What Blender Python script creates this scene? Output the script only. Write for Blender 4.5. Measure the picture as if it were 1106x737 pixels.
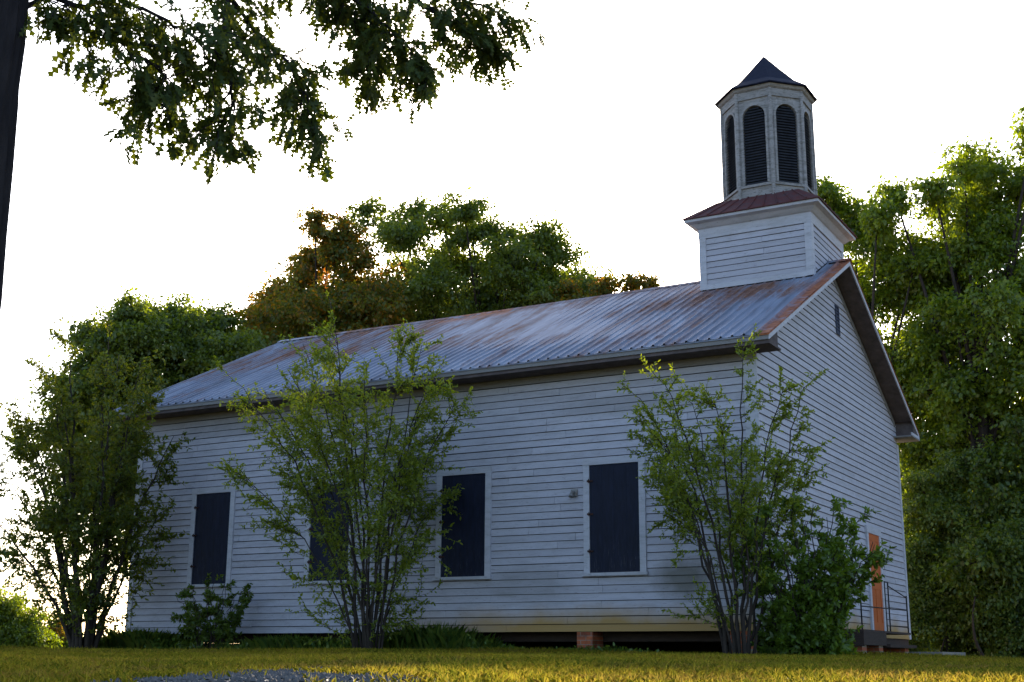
import bpy, math, random
import numpy as np
from mathutils import Vector, Matrix
C = bpy.context.scene
COL = C.collection
R = math.radians
for o in list(bpy.data.objects): bpy.data.objects.remove(o)

# ------------------------------------------------------------------ camera
cam = bpy.data.cameras.new('camera'); camo = bpy.data.objects.new('camera', cam); COL.objects.link(camo)
cam.sensor_width = 36; cam.lens = 1377.2 / 1106 * 36; cam.clip_start = .1; cam.clip_end = 3000
fw = Vector((-0.47789178, 0.84504578, 0.2398272)); rt = Vector((0.87109551, 0.49108367, 0.00542561)); up = Vector((0.11319033, -0.21150525, 0.97080043))
m = Matrix((rt, up, -fw)).transposed().to_4x4(); m.translation = (6.7236, -20.1891, -0.4129)
camo.matrix_world = m
C.camera = camo
# ------------------------------------------------------------------ light
SUN_EL, SUN_AZ = 23.0, -29.0          # azimuth from +Y towards +X
EXPOSURE = 1.68
w = bpy.data.worlds.new('World'); C.world = w; w.use_nodes = True
nt = w.node_tree; bg = nt.nodes['Background']
sky = nt.nodes.new('ShaderNodeTexSky'); sky.sky_type = 'NISHITA'; sky.sun_disc = False
sky.sun_elevation = R(SUN_EL); sky.sun_rotation = R(SUN_AZ); sky.dust_density = 2.0; sky.air_density = 1.0; sky.ozone_density = 2.5
nt.links.new(sky.outputs[0], bg.inputs[0]); bg.inputs[1].default_value = .13
sl = bpy.data.lights.new('sun', 'SUN'); sl.energy = 4.0; sl.angle = R(.6); sl.color = (1, .83, .6)
so = bpy.data.objects.new('sun', sl); COL.objects.link(so)
sd = Vector((math.sin(R(SUN_AZ)) * math.cos(R(SUN_EL)), math.cos(R(SUN_AZ)) * math.cos(R(SUN_EL)), math.sin(R(SUN_EL))))
so.rotation_euler = (-sd).to_track_quat('-Z', 'Y').to_euler(); so.location = sd * 60
C.view_settings.view_transform = 'Standard'; C.view_settings.look = 'None'
C.view_settings.exposure = EXPOSURE; C.view_settings.gamma = 1; C.view_settings.use_curve_mapping = False
C.render.engine = 'CYCLES'
C.cycles.max_bounces = 8; C.cycles.diffuse_bounces = 4; C.cycles.transmission_bounces = 6; C.cycles.transparent_max_bounces = 8

# ------------------------------------------------------------------ materials
class NT:
    def __init__(s, name):
        s.m = bpy.data.materials.new(name); s.m.use_nodes = True
        s.t = s.m.node_tree; s.b = s.t.nodes['Principled BSDF']
        s.b.inputs['Roughness'].default_value = .75; s.b.inputs['Specular IOR Level'].default_value = .3
        s.tc = s.t.nodes.new('ShaderNodeTexCoord')
    def n(s, k, **a):
        x = s.t.nodes.new('ShaderNode' + k)
        for i, v in a.items(): setattr(x, i, v)
        return x
    def l(s, a, b): s.t.links.new(a, b)
    def noise(s, scale=1, detail=5, rough=.6, stretch=(1, 1, 1), dist=0):
        mp = s.n('Mapping'); mp.inputs['Scale'].default_value = stretch; s.l(s.tc.outputs['Object'], mp.inputs[0])
        x = s.n('TexNoise'); x.inputs['Scale'].default_value = scale; x.inputs['Detail'].default_value = detail; x.inputs['Roughness'].default_value = rough; x.inputs['Distortion'].default_value = dist
        s.l(mp.outputs[0], x.inputs['Vector']); return x.outputs['Fac']
    def ramp(s, f, stops):
        r = s.n('ValToRGB'); e = r.color_ramp.elements
        while len(e) < len(stops): e.new(.5)
        for q, (p, c) in zip(e, stops):
            q.position = p; q.color = (*c, 1) if len(c) == 3 else c
        s.l(f, r.inputs[0]); return r.outputs[0]
    def mask(s, f, a, b):
        r = s.n('MapRange'); r.inputs[1].default_value = a; r.inputs[2].default_value = b; s.l(f, r.inputs[0]); return r.outputs[0]
    def math(s, op, a, b=None):
        x = s.n('Math', operation=op)
        for i, v in enumerate((a, b)):
            if v is None: continue
            if isinstance(v, (int, float)): x.inputs[i].default_value = v
            else: s.l(v, x.inputs[i])
        return x.outputs[0]
    def mix(s, f, a, b, mode='MIX'):
        x = s.n('MixRGB', blend_type=mode)
        for i, v in enumerate((f, a, b)):
            if isinstance(v, (int, float)): x.inputs[i].default_value = v
            elif isinstance(v, tuple): x.inputs[i].default_value = (*v, 1)
            else: s.l(v, x.inputs[i])
        return x.outputs[0]
    def xyz(s):
        x = s.n('SeparateXYZ'); s.l(s.tc.outputs['Object'], x.inputs[0]); return x.outputs
    def island(s): return s.n('NewGeometry').outputs['Random Per Island']
    def bump(s, h, st=.3, d=.02):
        b = s.n('Bump'); b.inputs['Strength'].default_value = st; b.inputs['Distance'].default_value = d
        s.l(h, b.inputs['Height']); s.l(b.outputs[0], s.b.inputs['Normal'])
    def col(s, c):
        if isinstance(c, tuple): s.b.inputs['Base Color'].default_value = (*c, 1)
        else: s.l(c, s.b.inputs['Base Color'])
        return s
M = {}
def paint(name, base, grime=.5, stains_shade=False):
    s = NT(name); x, y, z = s.xyz()
    isl = s.island()
    c = s.mix(s.math('MULTIPLY', isl, .40), base, tuple(v * .62 for v in base))
    streak = s.mask(s.noise(2.2, 7, .7, (1, 1, 5)), .45, .75)
    c = s.mix(s.math('MULTIPLY', streak, min(.92, .55 * grime)), c, (.20, .19, .18) if grime < 1.5 else (.13, .115, .105))
    pk = max(0, grime - .5) * .075; peel = s.mask(s.noise(9, 8, .75, (1, 1, 3.5)), .60 - pk, .68 - pk * .6)
    c = s.mix(s.math('MULTIPLY', peel, min(.95, .62 * grime)), c, (.13, .115, .10))
    if stains_shade:
        # brown splash band along the foot of the wall, grey mildew low down, darker patches at the left end and top
        n1 = s.noise(.9, 5, .6, (1, 1, .6))
        band = s.math('MULTIPLY', s.mask(s.math('ADD', z, s.math('MULTIPLY', n1, -.55)), .20, -.16), s.mask(x, -8.5, -4.5))
        c = s.mix(s.math('MULTIPLY', band, .95), c, (.33, .19, .05))
        for (px, pz, rx, rz, f) in ((-1.35, .85, .75, .5, .85), (-4.3, .78, 1.5, .5, .38), (-6.9, .5, .7, .5, .3), (-13.2, 1.6, .9, 1.6, .35), (-2.2, 3.9, 2.2, .3, .3), (-9.5, 4.3, 5.5, .45, .4)):  # left-end ellipse paints in the corner shrub's shade; topmost two darken below the eave
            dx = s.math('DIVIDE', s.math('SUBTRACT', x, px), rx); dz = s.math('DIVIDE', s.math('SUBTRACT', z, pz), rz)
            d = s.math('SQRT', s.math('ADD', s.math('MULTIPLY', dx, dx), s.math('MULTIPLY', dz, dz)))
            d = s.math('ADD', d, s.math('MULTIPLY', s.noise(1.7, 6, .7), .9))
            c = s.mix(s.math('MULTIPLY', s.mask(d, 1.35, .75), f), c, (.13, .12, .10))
    s.col(c); s.b.inputs['Roughness'].default_value = .7
    s.bump(s.noise(14, 6, .7, (1, 1, 4)), .25, .01)
    M[name] = s.m
paint('white_siding_paint', (.44, .42, .47), .85, True)
paint('white_trim_paint', (.50, .485, .53), .9)
paint('belfry_paint', (.33, .305, .30), 1.75)
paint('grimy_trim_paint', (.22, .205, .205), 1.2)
def plain(name, c, c2=None, sc=6, rough=.75, metal=0, stretch=(1, 1, 1), bump=.2, isl=0):
    s = NT(name)
    cc = s.mix(s.mask(s.noise(sc, 6, .65, stretch), .3, .75), c, c2 or tuple(v * .55 for v in c))
    if isl: cc = s.mix(s.math('MULTIPLY', s.island(), isl), cc, tuple(v * .4 for v in c))
    s.col(cc); s.b.inputs['Specular IOR Level'].default_value = .15; s.b.inputs['Roughness'].default_value = rough; s.b.inputs['Metallic'].default_value = metal
    if bump: s.bump(s.noise(sc * 3, 6, .7, stretch), bump, .01)
    M[name] = s.m
plain('lap_shade_sheathing', (.03, .028, .026))  # near-black core colour stands in for the shadow under the board laps
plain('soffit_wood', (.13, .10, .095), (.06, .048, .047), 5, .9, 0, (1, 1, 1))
plain('navy_board', (.012, .017, .042), (.006, .009, .022), 9, .55, 0, (3, 3, .6))
s = NT('navy_board'); x, y, z = s.xyz(); c = s.mix(s.mask(s.noise(7, 6, .7, (3, 3, .5)), .35, .7), (.008, .0115, .030), (.004, .0055, .014))
sc_ = s.math('MULTIPLY', s.mask(s.noise(16, 6, .75, (3, 3, .3)), .56, .66), s.mask(z, 1.7, 1.0)); c = s.mix(s.math('MULTIPLY', sc_, .55), c, (.10, .10, .115))
fd = s.mask(s.noise(1.1, 5, .7), .48, .7); c = s.mix(s.math('MULTIPLY', fd, .3), c, (.018, .021, .040)); s.col(c); s.b.inputs['Specular IOR Level'].default_value = .2; s.b.inputs['Roughness'].default_value = .6; s.bump(s.noise(30, 5, .7, (3, 3, .3)), .3, .006); M['navy_board'] = s.m
plain('louver_paint', (.042, .044, .054), (.018, .018, .022), 8)
plain('vent_paint', (.06, .065, .10), (.03, .035, .06), 8)
plain('slate_roof', (.013, .015, .034), (.008, .009, .018), 10, .8)
plain('rust_roof', (.13, .032, .026), (.075, .055, .06), 7, .8, 0, (1, 1, 1), .4, .3)
plain('orange_door', (.52, .13, .035), (.34, .075, .02), 4, .6, 0, (6, 6, .7))
plain('iron', (.012, .012, .014), None, 20, .5, .6)
plain('rusty_iron', (.075, .03, .02), (.03, .022, .022), 30, .7, .3)
plain('dark_wood', (.075, .05, .04), (.035, .027, .025), 8, .85, 0, (1, 1, 6), .3, .5)
plain('fixture_metal', (.3, .3, .3), (.16, .12, .09), 20, .6, .4)
plain('bark', (.055, .042, .034), (.024, .019, .017), 14, .9, 0, (1, 1, .3), .6)
plain('dark_bark', (.028, .024, .026), (.010, .009, .012), 11, .95, 0, (1, 1, .25), .9)
plain('pale_bark', (.19, .16, .13), (.10, .08, .065), 14, .85, 0, (1, 1, .4), .3)
plain('gravel_stone', (.15, .14, .135), (.085, .08, .078), 4, .85, 0, (1, 1, 1), .3, .7)
# roof metal
s = NT('roof_metal'); x, y, z = s.xyz()
c = s.ramp(s.noise(.9, 6, .65, (3.3, .35, .35)), [(.30, (.125, .13, .16)), (.5, (.20, .215, .27)), (.70, (.29, .31, .37))])
rust = s.mask(s.math('ADD', s.noise(1.1, 8, .75, (2.6, .45, .45), .4), s.math('ADD', s.math('MULTIPLY', s.noise(.33, 3, .5), .55), s.math('MULTIPLY', s.mask(z, 4.9, 6.4), .10))), .80, 1.0)
c = s.mix(s.math('MULTIPLY', rust, .9), c, s.ramp(s.noise(7, 5, .7), [(.3, (.10, .035, .018)), (.7, (.27, .11, .05))]))
edge = s.math('MULTIPLY', s.mask(x, .14, .30), s.mask(s.noise(2.0, 6, .7, (.6, 1, 1)), .30, .44))
rid = s.math('MULTIPLY', s.mask(z, 7.15, 7.4), s.math('MULTIPLY', s.mask(x, -9.8, -9.3), s.mask(x, -7.0, -7.6)))
c = s.mix(s.math('MAXIMUM', edge, s.math('MULTIPLY', rid, s.mask(s.noise(3, 5), .4, .5))), c, s.ramp(s.noise(9, 5), [(.35, (.18, .045, .018)), (.65, (.38, .12, .045))]))
s.col(c); s.b.inputs['Metallic'].default_value = 0; s.b.inputs['Specular IOR Level'].default_value = .25; s.l(s.mix(rust, (.72, .72, .72), (.95, .95, .95)), s.b.inputs['Roughness'])
s.bump(s.noise(5, 6, .7), .2, .01); M['roof_metal'] = s.m
# brick
s = NT('brick'); mp = s.n('Mapping'); mp.inputs['Rotation'].default_value = (R(90), 0, 0); s.l(s.tc.outputs['Object'], mp.inputs[0])
b = s.n('TexBrick'); s.l(mp.outputs[0], b.inputs['Vector']); b.inputs['Scale'].default_value = 1
b.inputs['Brick Width'].default_value = .2; b.inputs['Row Height'].default_value = .072; b.inputs['Mortar Size'].default_value = .006
b.inputs['Color1'].default_value = (.40, .10, .035, 1); b.inputs['Color2'].default_value = (.26, .06, .025, 1); b.inputs['Mortar'].default_value = (.22, .18, .14, 1)
s.col(s.mix(s.mask(s.noise(9), .45, .8), b.outputs[0], (.09, .04, .025))); s.bump(b.outputs['Fac'], -.3); M['brick'] = s.m
# soil under the grass, gravel bed
s = NT('soil'); n1 = s.noise(.35, 6, .65); n2 = s.noise(6, 6, .7)
c = s.ramp(n1, [(.35, (.10, .10, .025)), (.5, (.17, .13, .035)), (.65, (.22, .15, .05))]); c = s.mix(s.mask(n2, .4, .7), c, (.07, .06, .02))
s.col(c); s.b.inputs['Roughness'].default_value = .95; s.bump(s.noise(12, 8, .7), .8, .05); M['soil'] = s.m
s = NT('gravel_bed'); v = s.n('TexVoronoi'); v.inputs['Scale'].default_value = 38; s.l(s.tc.outputs['Object'], v.inputs['Vector'])
s.col(s.mix(s.mask(v.outputs['Color'], .2, .9), (.15, .14, .135), (.07, .065, .06))); s.bump(v.outputs['Distance'], -.8, .02); M['gravel_bed'] = s.m
# leaves: diffuse + translucent
def leafmat(name, cols, trans=.5, gloss=.06, tint=(2.0, 1.75, .4)):
    s = NT(name); r = s.island()
    c = s.ramp(r, [(i / max(1, len(cols) - 1), q) for i, q in enumerate(cols)])
    big = s.mask(s.noise(.45, 3, .5), .3, .7)
    c = s.mix(s.math('MULTIPLY', big, .35), c, s.mix(1.0, c, (1.25, 1.2, .7), 'MULTIPLY'))
    d = s.n('BsdfDiffuse'); t = s.n('BsdfTranslucent'); g = s.n('BsdfGlossy'); g.inputs['Roughness'].default_value = .45
    s.l(c, d.inputs[0]); s.l(s.mix(1.0, c, tint, 'MULTIPLY'), t.inputs[0])
    g.inputs[0].default_value = (.5, .5, .5, 1)
    a = s.n('MixShader'); a.inputs[0].default_value = trans; s.l(d.outputs[0], a.inputs[1]); s.l(t.outputs[0], a.inputs[2])
    a2 = s.n('MixShader'); a2.inputs[0].default_value = gloss; s.l(a.outputs[0], a2.inputs[1]); s.l(g.outputs[0], a2.inputs[2])
    out = [q for q in s.t.nodes if q.type == 'OUTPUT_MATERIAL'][0]; s.l(a2.outputs[0], out.inputs[0]); M[name] = s.m
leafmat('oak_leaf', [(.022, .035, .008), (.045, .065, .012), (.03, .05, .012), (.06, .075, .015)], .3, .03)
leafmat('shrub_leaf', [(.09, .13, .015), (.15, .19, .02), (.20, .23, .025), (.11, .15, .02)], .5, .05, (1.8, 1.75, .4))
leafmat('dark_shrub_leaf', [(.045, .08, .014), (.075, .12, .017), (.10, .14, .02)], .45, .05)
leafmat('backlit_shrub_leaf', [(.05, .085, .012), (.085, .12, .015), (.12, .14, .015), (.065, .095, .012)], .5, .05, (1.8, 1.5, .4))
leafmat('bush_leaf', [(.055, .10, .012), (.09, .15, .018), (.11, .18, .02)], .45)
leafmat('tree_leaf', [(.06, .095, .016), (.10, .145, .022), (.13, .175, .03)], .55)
leafmat('sunglow_tree_leaf', [(.06, .09, .015), (.10, .135, .02), (.095, .12, .018), (.24, .14, .02)], .55, .04, (2.7, 1.6, .4))  # orange glow of the low sun put into leaf colour and tint
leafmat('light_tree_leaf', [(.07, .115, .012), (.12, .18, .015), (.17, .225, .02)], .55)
leafmat('weed_leaf', [(.05, .11, .014), (.10, .17, .02), (.16, .21, .03), (.07, .13, .02)], .4)
leafmat('red_leaf', [(.30, .08, .02), (.35, .16, .03), (.22, .05, .02)], .5)
# grass: dry gold with green patches
s = NT('grass_blade'); r = s.island()
patch = s.noise(.55, 6, .7); brown = s.mask(s.noise(.9, 5, .65, (1, 1, 1), .5), .54, .66)
green = s.ramp(r, [(0, (.16, .19, .02)), (1, (.31, .31, .03))]); gold = s.ramp(r, [(0, (.46, .38, .03)), (.6, (.62, .48, .045)), (1, (.40, .26, .05))])
mixf = s.mask(s.math('ADD', patch, s.math('MULTIPLY', r, .22)), .46, .78)
c = s.mix(mixf, green, gold); c = s.mix(s.math('MULTIPLY', brown, .45), c, s.ramp(r, [(0, (.20, .12, .045)), (1, (.42, .26, .10))]))
d = s.n('BsdfDiffuse'); t = s.n('BsdfTranslucent'); s.l(c, d.inputs[0]); s.l(c, t.inputs[0]); a = s.n('MixShader'); a.inputs[0].default_value = .4
s.l(d.outputs[0], a.inputs[1]); s.l(t.outputs[0], a.inputs[2]); s.l(a.outputs[0], [q for q in s.t.nodes if q.type == 'OUTPUT_MATERIAL'][0].inputs[0]); M['grass_blade'] = s.m

# ------------------------------------------------------------------ builders
class MB:
    def __init__(s): s.v = []; s.f = []
    def add(s, vs, fs):
        o = len(s.v); s.v += [tuple(map(float, q)) for q in vs]; s.f += [tuple(i + o for i in q) for q in fs]; return s
    def box(s, a, b):
        (x0, y0, z0), (x1, y1, z1) = a, b
        return s.hexa([(x0, y0, z0), (x1, y0, z0), (x1, y1, z0), (x0, y1, z0)], [(x0, y0, z1), (x1, y0, z1), (x1, y1, z1), (x0, y1, z1)])
    def hexa(s, lo, hi):
        n = len(lo)
        return s.add(list(lo) + list(hi), [tuple(range(n))[::-1], tuple(range(n, 2 * n))] + [(i, (i + 1) % n, n + (i + 1) % n, n + i) for i in range(n)])
    def tube(s, pts, rad, n=6):
        pts = [Vector(p) for p in pts]; k = len(pts); vs = []
        if not hasattr(rad, '__len__'): rad = [rad] * k
        u = None
        for i, p in enumerate(pts):
            d = (pts[min(i + 1, k - 1)] - pts[max(i - 1, 0)]).normalized()
            if u is None: u = d.orthogonal().normalized()
            u = (u - d * u.dot(d)).normalized(); v2 = d.cross(u)
            vs += [p + (u * math.cos(2 * math.pi * j / n) + v2 * math.sin(2 * math.pi * j / n)) * rad[i] for j in range(n)]
        fs = [(i * n + j, i * n + (j + 1) % n, (i + 1) * n + (j + 1) % n, (i + 1) * n + j) for i in range(k - 1) for j in range(n)]
        fs += [tuple(range(n))[::-1], tuple((k - 1) * n + j for j in range(n))]
        return s.add(vs, fs)
    def build(s, name, mat, parent=None, smooth=False):
        me = bpy.data.meshes.new(name); me.from_pydata(s.v, [], s.f); me.materials.append(M[mat] if isinstance(mat, str) else mat)
        if smooth:
            for p in me.polygons: p.use_smooth = True
        me.update(); return link(name, me, parent)
def link(name, me, parent=None):
    o = bpy.data.objects.new(name, me); COL.objects.link(o)
    if parent:
        o.parent = parent
        if parent.type == 'EMPTY': o.location = -Vector(parent.location)   # meshes are in world metres
    return o
def thing(name, loc, label, cat, group=None):
    o = bpy.data.objects.new(name, None); COL.objects.link(o); o.location = loc; return tag(o, label, cat, group)
def tag(o, label, cat, group=None, kind=None):
    if label: o['label'] = label
    if cat: o['category'] = cat
    if group: o['group'] = group
    if kind: o['kind'] = kind
    return o
def np_mesh(name, V, k, mat, parent=None):
    """V: (n*k,3) vertices, every k of them one face"""
    V = np.ascontiguousarray(V, dtype=np.float32); nv = len(V); nf = nv // k
    me = bpy.data.meshes.new(name); me.vertices.add(nv); me.vertices.foreach_set('co', V.ravel())
    me.loops.add(nv); me.loops.foreach_set('vertex_index', np.arange(nv, dtype=np.int32))
    me.polygons.add(nf); me.polygons.foreach_set('loop_start', np.arange(0, nv, k, dtype=np.int32))
    me.materials.append(M[mat]); me.update(calc_edges=True)
    return link(name, me, parent)
def unit(a): return a / (np.linalg.norm(a, axis=-1, keepdims=True) + 1e-9)
QUAD = np.array([(0, 0), (.45, -.5), (1, 0), (.45, .5)])
OVAL = np.array([(0, 0), (.25, -.4), (.62, -.42), (1, 0), (.62, .42), (.25, .4)])
OAK = np.array([(0, -.03), (.22, -.05), (.30, -.30), (.40, -.07), (.52, -.42), (.62, -.08), (.76, -.30), (.82, -.06), (1, 0), (.82, .06), (.76, .30), (.62, .08), (.52, .42), (.40, .07), (.30, .30), (.22, .05), (0, .03)])
def leaves(P, D, L, W, shape, rng, N=None):
    """flat leaf polygons at P pointing along D; L, W lengths; returns vertices"""
    D = unit(D); n = len(P)
    N = rng.normal(size=(n, 3)) + np.array([0, 0, 1.2]) if N is None else N
    S = unit(np.cross(D, N)); Nn = np.cross(S, D)
    a = shape[None, :, 0:1] * L[:, None, None]; b = shape[None, :, 1:2] * W[:, None, None]
    sag = -(shape[None, :, 0:1] ** 2) * L[:, None, None] * .15
    return (P[:, None, :] + D[:, None, :] * a + S[:, None, :] * b + Nn[:, None, :] * sag).reshape(-1, 3)
def outside_church(P):
    x, y, z = P[:, 0], P[:, 1], P[:, 2]
    inside = (x > -14.6) & (x < .5) & (y > -.66) & (y < 10.7) & (z < 4.95 + .5 * (np.minimum(y, 10.07 - y) + .55)) & ((z > 4.5) | ((x > -14.12) & (x < .07) & (y > -.08)))
    return ~inside
def in_view(P):
    """for tidiness only: nothing culled"""
    return np.ones(len(P), bool)

# ------------------------------------------------------------------ setting: ground
VX, VY = -.4923, .8704                        # level direction from the camera towards the church
def gh(x, y):
    x = np.asarray(x, float); y = np.asarray(y, float)
    s = (x - 6.7236) * VX + (y + 20.1891) * VY; t = (x - 6.7236) * VY - (y + 20.1891) * VX
    h = np.interp(s, [-60, -8, 0, 4, 7, 10, 14, 18, 22, 60, 400, 3000], [-7, -3.2, -1.95, -1.05, -.575, -.492, -.482, -.475, -.47, -.52, -3, -3])
    h = h + .018 * np.sin(x * .9 + 1.3 * np.sin(y * .5)) + .012 * np.sin(y * 1.7 + x * .6)
    return h - .06 * np.clip((t - 3) / 5, 0, 1.6)
def grid_sheet(name, xs, ys, hf, mat):
    X, Y = np.meshgrid(xs, ys); Z = hf(X, Y); nx, ny = len(xs), len(ys)
    V = np.stack([X, Y, Z], -1).reshape(-1, 3)
    F = [(j * nx + i, j * nx + i + 1, (j + 1) * nx + i + 1, (j + 1) * nx + i) for j in range(ny - 1) for i in range(nx - 1)]
    me = bpy.data.meshes.new(name); me.from_pydata(V.tolist(), [], F); me.materials.append(M[mat])
    for p in me.polygons: p.use_smooth = True
    return link(name, me)
ax = np.concatenate([[-2000, -900, -400, -200, -120, -80, -60, -48], np.arange(-40, 26, .5), [30, 40, 60, 100, 200, 400, 900, 2000]])
ay = np.concatenate([[-2000, -900, -400, -200, -100, -60, -45], np.arange(-36, 12, .5), [14, 18, 24, 32, 45, 70, 120, 250, 600, 2000]])
tag(grid_sheet('ground', ax, ay, gh, 'soil'), None, None, kind='structure')
# gravel drive: a worn tongue of gravel that comes up the bank and ends in the grass
A_ = np.array([VY, -VX]); B_ = np.array([VX, VY]); CAM2 = np.array([6.7236, -20.1891])
def ST(s, t): return CAM2 + B_ * s + A_ * t
rng = np.random.default_rng(5)
def drive_edges(s):
    k = np.clip((s - 2) / 6.9, 0, 1)
    return -2.35 - .22 * np.sin(s * 1.3) + .10 * np.sin(s * 7.1) + 1.1 * k ** 4, -.55 + .15 * np.sin(s * 2.1) + .09 * np.sin(s * 5.3 + 1) - .7 * k ** 5
vs, fs = [], []; ss = np.linspace(1.5, 8.9, 60)
for i, s_ in enumerate(ss):
    l_, r_ = drive_edges(s_)
    for j in range(13):
        p = ST(s_, l_ + (r_ - l_) * j / 12); vs.append((p[0], p[1], float(gh(*p)) + .012))
    if i: fs += [((i - 1) * 13 + j, (i - 1) * 13 + j + 1, i * 13 + j + 1, i * 13 + j) for j in range(12)]
tag(MB().add(vs, fs).build('gravel_drive', 'gravel_bed', smooth=True), None, None, kind='structure')
def on_drive(s, t):
    l_, r_ = drive_edges(s); e = np.minimum(np.minimum(t - l_, r_ - t), (8.9 - s) * .45); e = e + .16 * np.sin(s * 9.7 + 3 * np.sin(t * 6)) + .10 * np.sin(t * 13); return (s > 1.5) & (s < 8.9) & (np.random.default_rng(4).uniform(0, 1, s.shape) < np.clip(e / .45, 0, .985))
n = 9000; s_ = rng.uniform(5, 8.95, n); l_, r_ = drive_edges(s_); t_ = l_ + (r_ - l_) * rng.uniform(-.04, 1.04, n)
P = CAM2 + s_[:, None] * B_ + t_[:, None] * A_; Z = gh(P[:, 0], P[:, 1]) + .012
oct8 = np.array([(1, 0, 0), (0, 1, 0), (-1, 0, 0), (0, -1, 0), (0, 0, 1), (0, 0, -1)], float); of = [(0, 1, 4), (1, 2, 4), (2, 3, 4), (3, 0, 4), (1, 0, 5), (2, 1, 5), (3, 2, 5), (0, 3, 5)]
b = MB()
for i in range(n):
    q = oct8 * rng.uniform(.5, 1.35, (6, 1)) * rng.uniform(.008, .026); a = rng.uniform(0, 6.3); ca, sa = math.cos(a), math.sin(a)
    q = np.stack([q[:, 0] * ca - q[:, 1] * sa, q[:, 0] * sa + q[:, 1] * ca, q[:, 2] * .7], 1) + (P[i, 0], P[i, 1], Z[i] + .004)
    b.add(q, of)
tag(b.build('gravel', 'gravel_stone'), 'loose grey gravel lying on the drive', 'gravel', kind='stuff')

# ------------------------------------------------------------------ church
L, W, H = -14.052, 10.068, 4.599
ZR, OE, OG, ZE = 7.532, .546, .439, 4.745
YR = W / 2; SL = (ZR - ZE) / (YR + OE)
ch = thing('church', (-7, 5, -.37), 'old white clapboard country church with boarded windows, rusty tin roof and louvred belfry', 'church')
rnd = random.Random(3)
def clap(mb, span, z0, z1, exposure, frame, depth=.025, gap=.011):  # gap bares the dark core as a painted lap shadow line
    """lapped boards; span(z)->(a,b) along the wall; frame(u,d,z)->xyz"""
    n = int(round((z1 - z0) / exposure)); e = (z1 - z0) / n
    for i in range(n):
        a0, b0 = span(z0 + i * e); a1, b1 = span(z0 + (i + 1) * e)
        if b1 - a1 < .03 and b0 - a0 < .05: continue
        cuts = [0.0]; Ln = b0 - a0
        x = rnd.uniform(1.2, 4.5)
        while x < Ln - .8: cuts.append(x / Ln); x += rnd.uniform(2.6, 4.9)
        cuts.append(1.0)
        for c0, c1 in zip(cuts[:-1], cuts[1:]):
            g = .003 / max(Ln, .1); k0 = c0 + (g if c0 else 0); k1 = c1 - (g if c1 < 1 else 0)
            u0, u1 = a0 + (b0 - a0) * k0, a0 + (b0 - a0) * k1; w0, w1 = a1 + (b1 - a1) * k0, a1 + (b1 - a1) * k1
            za, zb = z0 + i * e + rnd.uniform(-.005, .004), z0 + i * e + rnd.uniform(-.005, .004); zt = z0 + (i + 1) * e - gap
            d0, d1 = depth + rnd.uniform(-.004, .004), depth + rnd.uniform(-.004, .004)
            mb.hexa([frame(u0, 0, za), frame(u1, 0, zb), frame(u1, d1, zb), frame(u0, d0, za)], [frame(w0, 0, zt), frame(w1, 0, zt), frame(w1, .007, zt), frame(w0, .007, zt)])
front = lambda u, d, z: (u, -d, z)
back = lambda u, d, z: (u, W + d, z)
east = lambda u, d, z: (d, u, z)
west = lambda u, d, z: (L - d, u, z)
# wall core: five sided prism, its skin of boards as siding sub-parts
rz = lambda y: ZE + SL * (min(y, W - y) + OE) - .16
prof = [(0, .0), (W, .0), (W, H), (YR, rz(YR)), (0, H)]
b = MB(); b.hexa([(-.004, y, z + .004) for y, z in prof], [(L + .004, y, z + .004) for y, z in prof])
wall = b.build('wall', 'lap_shade_sheathing', ch)
b = MB(); clap(b, lambda z: (L + .0, -.20), 0, H - .15, .131, front); b.build('siding', 'white_siding_paint', wall)
def gspan(z):
    if z <= H: return (.03, W - .03)
    a = (z - ZE + .16) / SL - OE
    return (max(.03, a), min(W - .03, W - a))
for fr in (east, west):
    b = MB(); clap(b, gspan, 0, rz(YR), .131, fr); b.build('siding', 'white_siding_paint', wall)
b = MB(); clap(b, lambda z: (L, 0), 0, H - .15, .131, back); b.build('siding', 'white_siding_paint', wall)
# sill beam, corner boards, frieze
MB().box((L + .02, .41, -.16), (-.02, W - .02, -.001)).build('sill_beam', 'dark_wood', ch)
MB().box((-.198, -.034, .0), (.034, .0, H - .152)).build('corner_board', 'white_trim_paint', ch)
MB().box((L - .03, -.036, .002), (L + .11, -.001, H - .152)).build('corner_board', 'white_trim_paint', ch)
MB().box((.001, W - .10, .0), (.036, W + .036, H - .16)).build('corner_board', 'white_trim_paint', ch)
MB().box((L - .02, -.04, H - .15), (.034, -.001, H - .002)).build('frieze', 'grimy_trim_paint', ch)
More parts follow.
